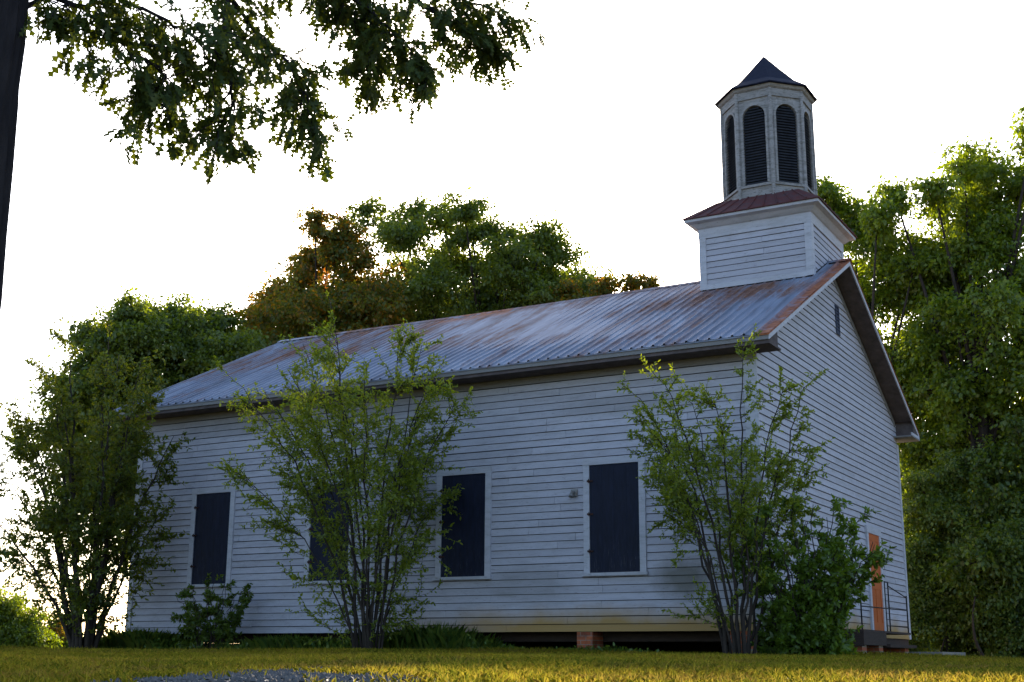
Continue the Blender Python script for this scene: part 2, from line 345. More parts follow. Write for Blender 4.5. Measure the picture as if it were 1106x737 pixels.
# eave boxes with fascia, soffit and end caps
rb = lambda y: ZE + SL * (y + OE) - .03           # underside of the front roof plane
def mirror(p): return [(x, W - y, z) for x, y, z in p]
for side in (0, 1):
    mm = (lambda p: mirror(p)) if side else (lambda p: p)
    b = MB(); x0, x1 = L - OG + .03, OG - .03
    pr = [(-OE + .05, H + .012), (-.002, H + .012), (-.002, rb(0)), (-OE + .05, rb(-OE + .05))]
    b.hexa(mm([(x0, y, z) for y, z in pr]), mm([(x1, y, z) for y, z in pr])); eave = b.build('eave', 'soffit_wood', ch)
    b = MB(); b.hexa(mm([(x0 - .005, -OE + .022, H + .045), (x1 + .005, -OE + .022, H + .045), (x1 + .005, -OE + .048, H + .045), (x0 - .005, -OE + .048, H + .045)]),
                     mm([(x0 - .005, -OE + .022, ZE - .025), (x1 + .005, -OE + .022, ZE - .025), (x1 + .005, -OE + .048, ZE - .025), (x0 - .005, -OE + .048, ZE - .025)]))
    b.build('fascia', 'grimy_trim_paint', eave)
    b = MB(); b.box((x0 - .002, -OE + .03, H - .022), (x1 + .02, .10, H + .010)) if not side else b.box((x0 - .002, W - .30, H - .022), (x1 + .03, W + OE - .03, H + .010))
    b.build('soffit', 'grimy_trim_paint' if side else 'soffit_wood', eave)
    if side:
        b = MB(); b.box((x1 + .004, W - .30, H + .012), (x1 + .03, W + OE - .05, H + .075)); b.build('return_moulding', 'white_trim_paint', eave)
    # rake boards and rake soffits on both gables
    for gx in (1, -1):
        xs = (lambda d: OG - .035 + d) if gx > 0 else (lambda d: L - OG + .035 - d)
        y0, y1 = -OE + .03, YR
        b = MB(); zt = lambda y: ZE + SL * (y + OE) - .032
        lo = [(xs(0), y0, zt(y0) - .085), (xs(.025), y0, zt(y0) - .085), (xs(.025), y1, zt(y1) - .085), (xs(0), y1, zt(y1) - .085)]
        hi = [(x, y, z + .085) for x, y, z in lo]
        b.hexa(mm(lo), mm(hi)); rk = b.build('rake_board', 'white_trim_paint', ch)
        xa = .03 if gx > 0 else L - .03; xb = xs(-.001)
        b = MB(); lo = [(xa, 0.10, zt(.10) - .075), (xb, .10, zt(.10) - .075), (xb, y1, zt(y1) - .075), (xa, y1, zt(y1) - .075)]
        b.hexa(mm(lo), mm([(x, y, z + .025) for x, y, z in lo])); b.build('rake_soffit', 'soffit_wood', rk)
        # frieze board on the gable under the rake
        b = MB(); xa2 = .001 if gx > 0 else L - .001; xb2 = .032 if gx > 0 else L - .032
        lo = [(xa2, .16, zt(.16) - .22), (xb2, .16, zt(.16) - .22), (xb2, y1, zt(y1) - .22), (xa2, y1, zt(y1) - .22)]
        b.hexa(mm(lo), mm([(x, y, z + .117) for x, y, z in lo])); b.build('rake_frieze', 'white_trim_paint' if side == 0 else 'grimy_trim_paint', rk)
# roof: ribbed sheet, slightly uneven
xs = [L - OG]
k = 0
while xs[-1] < OG - .25:
    base = L - OG + .06 + k * .203
    for d in (0, .016, .040, .056): xs.append(base + d)
    xs.append(base + .128)
    k += 1
xs = [x for x in xs if x < OG - .02] + [OG]
def ribh(x):
    d = (x - (L - OG + .06)) % .203
    if .010 < d < .045: return .030
    if abs(d - .128) < .01: return -.006
    return 0
b = MB(); nr = 15
for side in (0, 1):
    o = len(b.v); rr = random.Random(11 + side)
    ph = [(rr.uniform(.3, 1.1), rr.uniform(.3, 1.2), rr.uniform(0, 6)) for _ in range(5)]
    for x in xs:
        sheet = math.floor((x - L) / .81); jit = math.sin(sheet * 12.9898) * .004
        for j in range(nr):
            t = j / (nr - 1); y = -OE + t * (YR + OE); wob = sum(.006 * math.sin(a * x + c_ * y * 2 + p_) for a, c_, p_ in ph)
            sag = -.06 * math.sin(math.pi * min(1, max(0, (x - L) / -L))) * math.sin(math.pi * t * .5) * .6
            z = ZE + SL * (y + OE) + ribh(x) + (wob + sag) * min(1, t * 4) + jit
            b.v.append((x, y if side == 0 else W - y, z))
    for i in range(len(xs) - 1):
        for j in range(nr - 1):
            q = (o + i * nr + j, o + (i + 1) * nr + j, o + (i + 1) * nr + j + 1, o + i * nr + j + 1); b.f.append(q if side == 0 else q[::-1])
# underside and edge thickness
for side in (0, 1):
    mm = mirror if side else (lambda p: p)
    lo = [(L - OG + .004, -OE + .004, ZE - .03), (OG - .004, -OE + .004, ZE - .03), (OG - .004, YR, ZR - .03), (L - OG + .004, YR, ZR - .03)]
    b.hexa(mm(lo), mm([(x, y, z + .022) for x, y, z in lo]))
roof = b.build('roof', 'roof_metal', ch)
b = MB(); hw = .16
for a, c_ in ((L - OG - .01, -2.45), (-.02, OG + .01)):
    n = 14
    vs = []; fs = []
    for i in range(n + 1):
        x = a + (c_ - a) * i / n; sg = -.036 * math.sin(math.pi * min(1, max(0, (x - L) / -L)))
        vs += [(x, YR - hw, ZR - hw * SL + .032 + sg), (x, YR, ZR + .045 + sg), (x, YR + hw, ZR - hw * SL + .032 + sg)]
        if i: fs += [((i - 1) * 3 + j, i * 3 + j, i * 3 + j + 1, (i - 1) * 3 + j + 1) for j in (0, 1)]
    b.add(vs, fs)
b.build('ridge_cap', 'roof_metal', roof)
# windows: casing, blind board, strap hinges
WZ0, WZ1, WW = 1.007, 2.857, .946
for i, wx in enumerate((-12.288, -9.223, -6.159, -3.094)):
    b = MB(); cw = .115
    b.box((wx - cw, -.052, WZ0 - .02), (wx, -.004, WZ1 + .004)); b.box((wx + WW, -.052, WZ0 - .02), (wx + WW + cw, -.004, WZ1 + .004))
    b.box((wx - cw - .01, -.056, WZ1 + .004), (wx + WW + cw + .01, -.004, WZ1 + .125))
    b.box((wx - cw - .03, -.085, WZ0 - .075), (wx + WW + cw + .03, -.004, WZ0 - .02))
    fr = b.build('window', 'white_trim_paint', ch)
    b = MB(); nb = 4
    for j in range(nb):
        b.box((wx + .004 + j * (WW - .008) / nb + .001, -.036, WZ0 - .016), (wx + .004 + (j + 1) * (WW - .008) / nb - .001, -.026 + rnd.uniform(-.002, .002), WZ1))
    b.box((wx, -.024, WZ0 - .018), (wx + WW, -.004, WZ1 + .002))
    b.build('shutter_board', 'navy_board', fr)
    for hz in (2.58, 2.0, 1.36):
        b = MB(); b.box((wx - .04, -.06, hz - .018), (wx - .004, -.0525, hz + .018)); b.box((wx - .004, -.058, hz - .014), (wx + .07, -.0365, hz + .014)); b.tube([(wx - .002, -.062, hz - .035), (wx - .002, -.062, hz + .035)], .010, 8)
        b.build('hinge', 'rusty_iron', fr)
# gable vent, door
b = MB(); b.box((.020, 5.20, 6.06), (.040, 5.235, 6.68)); b.box((.020, 5.425, 6.06), (.040, 5.46, 6.68)); b.box((.020, 5.235, 6.06), (.041, 5.425, 6.09)); b.box((.020, 5.235, 6.65), (.041, 5.425, 6.68)); b.box((.004, 5.235, 6.09), (.020, 5.425, 6.65))
vt = b.build('gable_vent', 'vent_paint', ch)
b = MB()
for j in range(8):
    z = 6.10 + j * .068; b.hexa([(.022, 5.237, z + .05), (.022, 5.423, z + .05), (.038, 5.423, z), (.038, 5.237, z)], [(.022, 5.237, z + .058), (.022, 5.423, z + .058), (.038, 5.423, z + .008), (.038, 5.237, z + .008)])
b.build('louver', 'vent_paint', vt)
DY0, DY1, DZ0, DZ1 = 6.72, 7.62, .10, 2.12
b = MB(); b.box((.004, DY0 - .13, DZ0), (.055, DY0, DZ1)); b.box((.004, DY1, DZ0), (.055, DY1 + .13, DZ1)); b.box((.004, DY0 - .15, DZ1), (.06, DY1 + .15, DZ1 + .15))
MB_door = MB().box((.004, DY0, DZ0), (.030, DY1, DZ1))
dr = MB_door.build('door', 'orange_door', ch)
b.build('door_frame', 'white_trim_paint', dr)
b = MB()
for (a, c_) in ((DZ0 + .0, DZ0 + .2), (.98, 1.12), (DZ1 - .14, DZ1)): b.box((.031, DY0, a), (.040, DY1, c_))
for ya in (DY0, (DY0 + DY1) / 2 - .06, DY1 - .12):
    for za, zb in ((DZ0 + .2, .98), (1.12, DZ1 - .14)): b.box((.031, ya, za), (.040, ya + .12, zb))
b.build('door_rails', 'orange_door', dr)
MB().tube([(.04, DY0 + .08, 1.05), (.075, DY0 + .08, 1.05), (.095, DY0 + .08, 1.05)], [.012, .026, .022], 10).build('door_handle', 'iron', dr)
# brick piers
piers = [(-3.22, .2), (-.45, .12), (-6.3, .2), (-9.3, .2), (-13.4, .2)]
for px, dy in piers:
    b = MB(); g = float(gh(px, .2)); y_ = -.012 if px > -4 else .45; b.box((px - .15, y_, g - .1), (px + .15, y_ + .41, -.004 if px > -4 else -.162)); b.build('brick_pier', 'brick', ch)
MB().box((L + .02, W - .06, -.75), (-.50, W - .03, -.162)).build('underfloor_light_block', 'dark_wood', ch)  # unseen boards added to stop daylight showing through under the floor
MB().box((L + .02, .5, -.75), (L + .05, W - .07, -.162)).build('underfloor_light_block', 'dark_wood', ch)
MB().box((L + .6, 4.9, -.75), (-.6, 5.0, -.17)).build('underfloor_light_screen', 'dark_wood', ch)  # added sheet that keeps the crawl space dark
for py in (3.2, 6.5, 9.75): MB().box((-.46, py - .2, -.6), (-.04, py + .2, -.162)).build('brick_pier', 'brick', ch)
# little electric fixture on the wall between two windows
fx = thing('wall_light', (-3.38, -.03, 2.39), 'small grey weatherproof light fixture on the clapboards beside a boarded window', 'light')
MB().box((-3.45, -.055, 2.33), (-3.33, -.026, 2.45)).build('backplate', 'fixture_metal', fx)
MB().tube([(-3.39, -.055, 2.40), (-3.39, -.09, 2.41), (-3.40, -.12, 2.37), (-3.40, -.15, 2.31)], [.022, .024, .034, .045], 10).build('lamp_shade', 'fixture_metal', fx)
# tower base on the ridge
bx, hb = -1.19, 1.167
zr_at = lambda y: ZR - SL * abs(y - YR)
tw = MB()
pts = [(bx - hb + .01, YR - hb + .01), (bx + hb - .01, YR - hb + .01), (bx + hb - .01, YR + hb - .01), (bx - hb + .01, YR + hb - .01)]
tw.hexa([(x, y, 6.85) for x, y in pts], [(x, y, 8.44) for x, y in pts]); tb = tw.build('tower_base', 'lap_shade_sheathing', ch)
fS = lambda u, d, z: (bx + u, YR - hb + .0 - d, z); fN = lambda u, d, z: (bx + u, YR + hb + d, z)
fE = lambda u, d, z: (bx + hb + d, YR + u, z); fW = lambda u, d, z: (bx - hb - d, YR + u, z)
for f_, lowspan in ((fS, None), (fN, None), (fE, 1), (fW, 1)):
    b = MB()
    if lowspan is None: clap(b, lambda z: (-hb + .09, hb - .09), zr_at(YR - hb) + .10, 8.07, .122, f_, .020)
    else:
        for sgn in (-1, 1):
            def sp(z, sgn=sgn):
                k_ = max(.03, (ZR + .05 - z) / SL)
                return (-hb + .09, -min(k_, hb - .09)) if sgn < 0 else (min(k_, hb - .09), hb - .09)
            clap(b, lambda z: sp(z) if z < ZR + .05 else ((-hb + .09, 0) if sgn < 0 else (0, hb - .09)), zr_at(YR - hb) + .10, 8.07, .122, f_, .020)
    b.build('siding', 'white_siding_paint', tb)
zb0 = zr_at(YR - hb) + .02
for sx in (-1, 1):
    for sy in (-1, 1):
        X0, Y0 = bx + sx * hb, YR + sy * hb
        b = MB(); b.box((min(X0 - sx * .12, X0 + sx * .03), min(Y0 - sy * .12, Y0 + sy * .03), zb0), (max(X0 - sx * .12, X0 + sx * .03), max(Y0 - sy * .12, Y0 + sy * .03), 8.068)); b.build('corner_trim', 'white_trim_paint', tb)
b = MB(); q = hb + .034; b.box((bx - q, YR - q, 8.07), (bx + q, YR + q, 8.40))
b.box((bx - hb - .026, YR - hb - .026, zb0 - .01), (bx + hb - .1, YR - hb - .0, zb0 + .085))
b.build('tower_frieze', 'white_trim_paint', tb)
# cornice: sloping soffit, fascia
def sq(h, z): return [(bx - h, YR - h, z), (bx + h, YR - h, z), (bx + h, YR + h, z), (bx - h, YR + h, z)]
b = MB(); rings = [sq(hb + .036, 8.28), sq(hb + .07, 8.30), sq(hb + .15, 8.375), sq(hb + .25, 8.405), sq(hb + .255, 8.46), sq(hb + .1, 8.47)]
vs = [p for r_ in rings for p in r_]; fs = [(i * 4 + j, i * 4 + (j + 1) % 4, (i + 1) * 4 + (j + 1) % 4, (i + 1) * 4 + j) for i in range(5) for j in range(4)]
b.add(vs, fs); b.build('cornice', 'white_trim_paint', tb)
b = MB(); rings = [sq(hb + .22, 8.463), sq(hb + .285, 8.463), sq(hb + .287, 8.482), sq(.88, 8.93)]
vs = [p for r_ in rings for p in r_]; fs = [(i * 4 + j, i * 4 + (j + 1) % 4, (i + 1) * 4 + (j + 1) % 4, (i + 1) * 4 + j) for i in range(3) for j in range(4)] + [(12, 13, 14, 15)]
b.add(vs, fs)
for k_ in range(4):           # standing ribs on the little hip roof
    ca, sa = [(1, 0), (0, 1), (-1, 0), (0, -1)][k_]
    for j in range(9):
        t = -1.2 + j * .3
        u1 = max(-.88, min(.88, t * .62)); P0 = (t, -(hb + .285)); P1 = (u1, -.88)
        a0 = Vector((bx + P0[0] * ca - P0[1] * sa, YR + P0[0] * sa + P0[1] * ca, 8.492)); a1 = Vector((bx + P1[0] * ca - P1[1] * sa, YR + P1[0] * sa + P1[1] * ca, 8.94))
        b.tube([a0, a1], .014, 5)
b.build('tower_roof', 'rust_roof', tb)
# octagonal belfry
RO = .95; ap = RO * math.cos(R(22.5)); fwid = 2 * RO * math.sin(R(22.5))
def octa(r_, z, off=22.5): return [(bx + r_ * math.cos(R(off + 45 * i)), YR + r_ * math.sin(R(off + 45 * i)), z) for i in range(8)]
b = MB(); b.hexa(octa(RO - .16, 8.80), octa(RO - .16, 11.3)); bel = b.build('belfry', 'louver_paint', ch)
b = MB()
ow, zs0, zs1 = .24, 9.20, 10.72
def oct_frame(k_):
    a = R(45 * k_); ca, sa = math.cos(a), math.sin(a)
    return lambda u, d, z: (bx + (ap + d) * ca - u * sa, YR + (ap + d) * sa + u * ca, z)
for k_ in range(8):
    F_ = oct_frame(k_); hw_ = fwid / 2 - .003
    def slab(poly, d0, d1):
        b.hexa([F_(u, d0, z) for u, z in poly], [F_(u, d1, z) for u, z in poly])
    slab([(-hw_, 8.72), (hw_, 8.72), (hw_, zs0), (-hw_, zs0)], -.06, 0)
    slab([(-hw_, zs0), (-ow, zs0), (-ow, zs1), (-hw_, zs1)], -.06, 0)
    slab([(ow, zs0), (hw_, zs0), (hw_, zs1), (ow, zs1)], -.06, 0)
    n = 10
    for i in range(n):
        a0, a1 = math.pi - math.pi * i / n, math.pi - math.pi * (i + 1) / n
        u0, u1 = ow * math.cos(a0), ow * math.cos(a1); q0, q1 = zs1 + ow * math.sin(a0), zs1 + ow * math.sin(a1)
        uu0 = -hw_ if i == 0 else u0; uu1 = hw_ if i == n - 1 else u1
        if i == 0: slab([(-hw_, zs1), (-ow, zs1), (u1, q1), (u1, 11.30), (-hw_, 11.30)], -.06, 0)
        elif i == n - 1: slab([(u0, q0), (ow, zs1), (hw_, zs1), (hw_, 11.30), (u0, 11.30)], -.06, 0)
        else: slab([(u0, q0), (u1, q1), (u1, 11.30), (u0, 11.30)], -.06, 0)
    # sill strip, head strip, raised arch casing
    slab([(-hw_ - .01, zs0 - .07), (hw_ + .01, zs0 - .07), (hw_ + .012, zs0 - .02), (-hw_ - .012, zs0 - .02)], .002, .035)
    slab([(-hw_ - .01, 11.12), (hw_ + .01, 11.12), (hw_ + .012, 11.29), (-hw_ - .012, 11.29)], .002, .03)
    slab([(-hw_ - .01, 8.74), (hw_ + .01, 8.74), (hw_ + .012, 8.90), (-hw_ - .012, 8.90)], .002, .028)
    for i in range(n):
        a0, a1 = math.pi - math.pi * i / n, math.pi - math.pi * (i + 1) / n; r1, r2 = ow + .004, ow + .055
        slab([(r1 * math.cos(a0), zs1 + r1 * math.sin(a0)), (r1 * math.cos(a1), zs1 + r1 * math.sin(a1)), (r2 * math.cos(a1), zs1 + r2 * math.sin(a1)), (r2 * math.cos(a0), zs1 + r2 * math.sin(a0))], .003, .018)
    for sg in (-1, 1):
        q = sorted((sg * (ow + .004), sg * (ow + .055))); slab([(q[0], zs0), (q[1], zs0), (q[1], zs1 - .002), (q[0], zs1 - .002)], .003, .018)
b.build('belfry_wall', 'belfry_paint', bel)
b = MB()
for v_ in octa(RO + .012, 0): b.tube([(v_[0], v_[1], 8.73), (v_[0], v_[1], 11.29)], .040, 8)
b.build('corner_post', 'belfry_paint', bel)
for k_ in range(8):
    F_ = oct_frame(k_); b = MB(); z = zs0 + .01
    while z < zs1 + ow - .05:
        hwz = ow if z + .05 < zs1 else math.sqrt(max(0, ow ** 2 - (z + .05 - zs1) ** 2)); hwz = max(hwz, .05)
        b.hexa([F_(-hwz, -.012, z), F_(hwz, -.012, z), F_(hwz, -.075, z + .062), F_(-hwz, -.075, z + .062)], [F_(-hwz, -.012, z + .012), F_(hwz, -.012, z + .012), F_(hwz, -.075, z + .074), F_(-hwz, -.075, z + .074)])
        z += .062
    b.build('louver', 'louver_paint', bel)
b = MB(); rings = [octa(RO + .03, 11.295), octa(RO + .07, 11.32), octa(RO + .10, 11.375)]
vs = [p for r_ in rings for p in r_]; b.add(vs, [(i * 8 + j, i * 8 + (j + 1) % 8, (i + 1) * 8 + (j + 1) % 8, (i + 1) * 8 + j) for i in range(2) for j in range(8)]); b.build('belfry_cornice', 'belfry_paint', bel)
b = MB(); rings = [octa(RO * .8, 11.378), octa(RO + .155, 11.378), octa(RO + .16, 11.40), octa(.80, 11.62), octa(.40, 12.05), octa(.02, 12.47)]
vs = [p for r_ in rings for p in r_]; b.add(vs, [(i * 8 + j, i * 8 + (j + 1) % 8, (i + 1) * 8 + (j + 1) % 8, (i + 1) * 8 + j) for i in range(5) for j in range(8)] + [tuple(range(40, 48))]); b.build('belfry_roof', 'slate_roof', bel)

# porch landing and rail
pg = lambda x, y: float(gh(x, y))
po = thing('porch_landing', (.3, 5.8, -.42), 'low dark plank landing on brick supports before the orange door', 'landing')
b = MB()
for j in range(5): b.box((.04 + j * .105, 3.9, .06), (.04 + j * .105 + .099, 7.72, .10))
b.build('deck_boards', 'dark_wood', po)
b = MB(); b.box((.04, 3.87, -.20), (.56, 3.899, .055)); b.build('end_skirt', 'dark_wood', po)
b = MB(); b.box((.53, 3.9, -.18), (.558, 5.6, .058)); b.build('front_skirt', 'dark_wood', po)
for y in (4.1, 5.35, 7.5): MB().box((.12, y - .16, -.6), (.50, y + .16, -.18 if y < 5.7 else -.21)).build('brick_support', 'brick', po)
MB().box((.10, 5.62, -.21), (.62, 7.9, -.15)).build('step_plank', 'dark_wood', po)
MB().box((.2, 8.1, -.6), (1.1, 10.6, -.28)).build('concrete_step', 'fixture_metal', po)
hr = thing('handrail', (.5, 6.0, .10), 'thin black iron pipe railing standing on the landing by the orange door', 'railing')
for y in (3.95, 6.12, 7.68): MB().tube([(.52, y, .10), (.52, y, 1.06 if y < 7 else .86)], .014, 8).build('post', 'iron', hr)
MB().tube([(.52, 5.85, 1.06), (.52, 6.12, 1.06)], .013, 8).build('top_bar', 'iron', hr)
MB().tube([(.52, 5.85, 1.06), (.52, 5.87, .10)], .011, 8).build('inner_post', 'iron', hr)
MB().tube([(.52, 3.95, .52), (.52, 7.68, .56)], .012, 8).build('mid_bar', 'iron', hr)
MB().tube([(.52, 6.12, .99), (.52, 7.68, .82)], .012, 8).build('sloping_bar', 'iron', hr)
MB().tube([(.52, 6.12, .21), (.52, 7.68, .22)], .011, 8).build('low_bar', 'iron', hr)

# ------------------------------------------------------------------ vegetation
A3 = np.array([.8704, .4923, 0]); B3 = np.array([-.4923, .8704, 0]); Z3 = np.array([0, 0, 1.0])
def bez(p0, p1, p2, n):
    t = np.linspace(0, 1, n)[:, None]; return (1 - t) ** 2 * p0 + 2 * t * (1 - t) * p1 + t ** 2 * p2
def tree(name, base, lobes, label, mat, seed, group, dens=1.0, leaf=.15, depth=.75, trunk_r=.28, cat='tree', low=True, bark='bark', nstem=1):
    """lobes: (sideways, height, radius) seen from the meadow; each gets its own depth"""
    rng = np.random.default_rng(seed)
    base = np.array([base[0], base[1], float(gh(*base))])
    root = thing(name, tuple(base), label, cat, group)
    hmax = max(h for _, h, _ in lobes); V = []; tb_ = MB()
    hc = min(h for _, h, _ in lobes)
    wid = max(abs(a) + r_ for a, h, r_ in lobes)
    trunk_top = base + Z3 * (hc + (hmax - hc) * .45) + A3 * np.mean([a for a, _, _ in lobes]) * .6
    for k_ in range(nstem):
        off = (rng.normal(size=3) * .25 * (nstem > 1)) * np.array([1, 1, 0])
        pts = bez(base + off - Z3 * .2, base + off * 2 + Z3 * hc * .6 + A3 * rng.normal() * .3, trunk_top + off * 2, 10)
        tb_.tube(pts, list(np.linspace(trunk_r, trunk_r * .3, 10)), 8)
    extra = []
    for a, h, r_ in list(lobes):
        if r_ > .75 and low: extra.append((a + rng.normal() * .7, h - rng.uniform(.6, 1.6), r_ * rng.uniform(.9, 1.15), rng.normal() * wid * .3 * depth))
    for a, h, r_ in lobes:                      # the crown has a front and a back
        extra.append((a, h, r_, rng.normal() * wid * .25 * depth))
        if r_ > .7: extra.append((a + rng.normal() * .4, h - abs(rng.normal()) * .4, r_ * rng.uniform(.7, 1), rng.choice([-1, 1]) * rng.uniform(.35, .8) * wid * depth))
    for a, h, r_, dp in extra:
        c_ = base + A3 * a + Z3 * h + B3 * dp
        t0 = rng.uniform(.3, .85); st = base + (trunk_top - base) * t0
        pts = bez(st, st * .5 + c_ * .5 + Z3 * rng.uniform(-.2, .5), c_, 7); tb_.tube(pts, list(np.linspace(trunk_r * .38 * (1.1 - t0 * .6), .025, 7)), 5)
        npuff = int(16 + 20 * r_)
        for _ in range(npuff):
            u = unit(rng.normal(size=3)); rad = r_ * rng.uniform(.15, 1.35) ** .7
            pc = c_ + u * rad * np.array([1, 1, .85]); pr = r_ * rng.uniform(.12, .36) + .09
            tb_.tube([c_ + u * .1 * r_, (c_ + pc) / 2 + rng.normal(size=3) * .08, pc], [.02, .014, .007], 3)
            nl = max(8, int(dens * 240 * (pr / .5) ** 1.7 / (leaf / .15) ** 1.6))
            q = rng.normal(size=(nl, 3)) * pr * np.array([.46, .46, .30]); az_ = unit(u * np.array([1, 1, .25]) + rng.normal(size=3) * .35); q = q + az_ * (rng.normal(size=(nl, 1)) * pr * .72); q[:, 2] -= .25 * (q[:, 0] ** 2 + q[:, 1] ** 2) / pr
            D = q * .6 + rng.normal(size=(nl, 3)) * pr * .5 + np.array([0, 0, -.12]); ll = leaf * rng.uniform(.6, 1.25, nl)
            V.append(leaves(pc + q, D, ll, ll * rng.uniform(.45, .75, nl), QUAD, rng))
    tb_.build('trunk', bark, root, True)
    V = np.concatenate(V).reshape(-1, 4, 3); V = V[outside_church(V[:, 0])]
    np_mesh('crown', V.reshape(-1, 3), 4, mat, root)
    return root
g1 = 'trees behind the church roof'; g2 = 'trees beside the gable'
tree('tree', (-24.82, 12.52), [(-2.97, 10.99, .79), (-1.63, 11.58, .86), (-.33, 11.86, .72), (.74, 11.7, .72), (-1.86, 10.22, 1.12), (-.07, 10.4, 1.18), (-3.21, 9.88, .72), (1.42, 10.24, 1.12), (-1.09, 8.72, 1.48), (.86, 8.73, 1.48), (-3.54, 8.71, .99), (0, 7, 1.6), (-2, 7.3, 1.3), (1, 6.2, 1.3), (-1, 5, 1.4), (-2.8, 6, 1.1), (2.4, 10.3, .9), (2.7, 9.2, 1.2), (3.6, 9.9, .9)],
     'green tree with a rounded crown behind the left end of the church roof', 'tree_leaf', 21, g1)
tree('tree', (-22.36, 17.36), [(-3.0, 12.65, .7), (-2.24, 13.87, .84), (-1.34, 15.18, .7), (-.67, 16.1, .55), (-.2, 15.5, .5), (-1.0, 15.2, .6), (.53, 15.87, .63), (.1, 14.9, .5), (.93, 14.63, .84), (-1.45, 13.51, 1.2), (.27, 13.15, 1.2), (1.92, 13.71, .91), (-3.1, 11.41, 1.12), (-1.01, 11.68, 1.41), (1.45, 11.88, 1.41), (.79, 10.43, 1.58), (-1.99, 10.06, 1.41), (-3.9, 10.7, .9), (-4.2, 9.4, 1.2)],
     'green tree with the orange glow of the low sun tinted into its leaves behind the roof', 'sunglow_tree_leaf', 22, g1)
tree('tree', (-18.84, 22.79), [(-3.83, 17.46, .82), (-2.89, 18.03, .67), (-1.72, 17.31, .9), (-.57, 16.91, .82), (.58, 16.68, .79), (1.72, 16.37, .79), (2.86, 15.75, .85), (3.69, 15.0, .8), (3.6, 14.0, 1.0), (4.6, 13.6, .8), (4.3, 14.4, .7), (5.1, 13.0, .9), (5.2, 13.7, .6), (1.9, 15.4, 1.0), (-3.03, 15.98, 1.12), (-.94, 15.59, 1.27), (1.15, 15.09, 1.2), (3.05, 14.55, .75), (-2.42, 14.2, 1.27), (-.16, 13.83, 1.42), (2.1, 13.64, 1.27), (-.88, 12.27, 1.5), (1.36, 12.09, 1.5), (-3.13, 12.26, 1.35)],
     'tallest broad dark green tree behind the middle of the church roof', 'tree_leaf', 23, g1, .85, trunk_r=.36, low=False)
tree('tree', (-12.51, 21.78), [(-.38, 13.72, .41), (.56, 13.84, .45), (1.19, 13.73, .31), (.14, 13.11, .55), (1.0, 12.93, .48), (.18, 12.03, .83), (-.57, 12.39, .7), (-1.2, 13.2, .6), (-1.5, 12.7, .7), (-1.9, 13.6, .5), (1.0, 12.3, .6), (.1, 10.8, 1.1)],
     'small thin topped tree just showing above the ridge left of the tower', 'sunglow_tree_leaf', 24, g1, .7, trunk_r=.2)
tree('tree', (-3.79, 19.82), [(-.17, 15.29, .54), (.37, 15.03, .6), (1.01, 14.38, .78), (.22, 13.99, .6), (1.4, 13.29, .9), (2.23, 12.08, .84), (1.14, 11.44, .84), (2.4, 10.21, 1.08), (1.58, 8.97, .9), (2.7, 8.07, 1.02), (2.15, 6.57, 1.02), (3.09, 5.4, 1.2)],
     'slender green tree rising right beside the belfry, behind the gable peak', 'light_tree_leaf', 25, g2, .9, low=False)
tree('tree', (.07, 18.56), [(-1.15, 14.46, .55), (-.42, 14.01, .66), (.65, 14.83, .77), (1.8, 15.55, .72), (2.3, 15.5, .7), (2.59, 16.02, .55), (2.31, 14.17, 1.0), (1.09, 13.26, 1.0), (-.38, 12.51, 1.0), (.5, 11.19, 1.16), (2.04, 11.19, 1.22), (1.28, 8.88, 1.16), (-.34, 9.45, 1.0), (1.81, 7.2, 1.11), (.51, 6.36, 1.11), (3.8, 14.79, 1.11), (3.5, 11.79, 1.38), (3.33, 8.61, 1.38), (.09, 7.75, .94), (.9, 12.2, .9), (1.7, 12.8, .9), (.1, 10.4, .9), (2.6, 10.2, .9)],
     'tall bright green tree with airy layered crown right of the gable', 'light_tree_leaf', 26, g2, .78, trunk_r=.34, low=False)
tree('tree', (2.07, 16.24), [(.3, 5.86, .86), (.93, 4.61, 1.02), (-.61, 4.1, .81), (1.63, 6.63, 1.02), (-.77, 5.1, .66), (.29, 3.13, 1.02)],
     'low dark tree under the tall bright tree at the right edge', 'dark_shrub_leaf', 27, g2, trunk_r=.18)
for k_, (x, y, h, seed) in enumerate(((-2.5, 34, 8.5, 41), (3.5, 33, 8, 42), (9.5, 30, 8, 43))):
    r2 = np.random.default_rng(seed)
    tree('tree', (x, y), [(float(r2.normal() * 2.0), float(r2.uniform(2.0, h)), float(r2.uniform(1.1, 1.9))) for _ in range(20)],
         ['dim tree in the woods, far behind the gable and the slender tree', 'dim tree in the woods, seen between trunks at the right', 'dim tree in the woods at the far right edge'][k_], 'tree_leaf', seed, 'woods beyond the trees at the right', .9, leaf=.2)
gb = 'undergrowth right of the church'
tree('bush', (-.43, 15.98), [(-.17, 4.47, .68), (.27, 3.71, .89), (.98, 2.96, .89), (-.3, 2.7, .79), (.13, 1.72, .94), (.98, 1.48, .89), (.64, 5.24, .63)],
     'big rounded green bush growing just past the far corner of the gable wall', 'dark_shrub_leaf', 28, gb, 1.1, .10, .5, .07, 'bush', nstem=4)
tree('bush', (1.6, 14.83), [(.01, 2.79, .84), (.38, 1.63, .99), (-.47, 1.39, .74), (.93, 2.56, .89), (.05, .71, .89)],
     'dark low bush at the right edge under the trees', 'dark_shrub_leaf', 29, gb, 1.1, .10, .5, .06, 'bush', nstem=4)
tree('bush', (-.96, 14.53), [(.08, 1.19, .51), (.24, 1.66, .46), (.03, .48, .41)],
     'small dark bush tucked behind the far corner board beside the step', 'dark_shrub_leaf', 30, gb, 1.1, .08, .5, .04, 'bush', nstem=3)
gf = 'far bushes at the left edge'
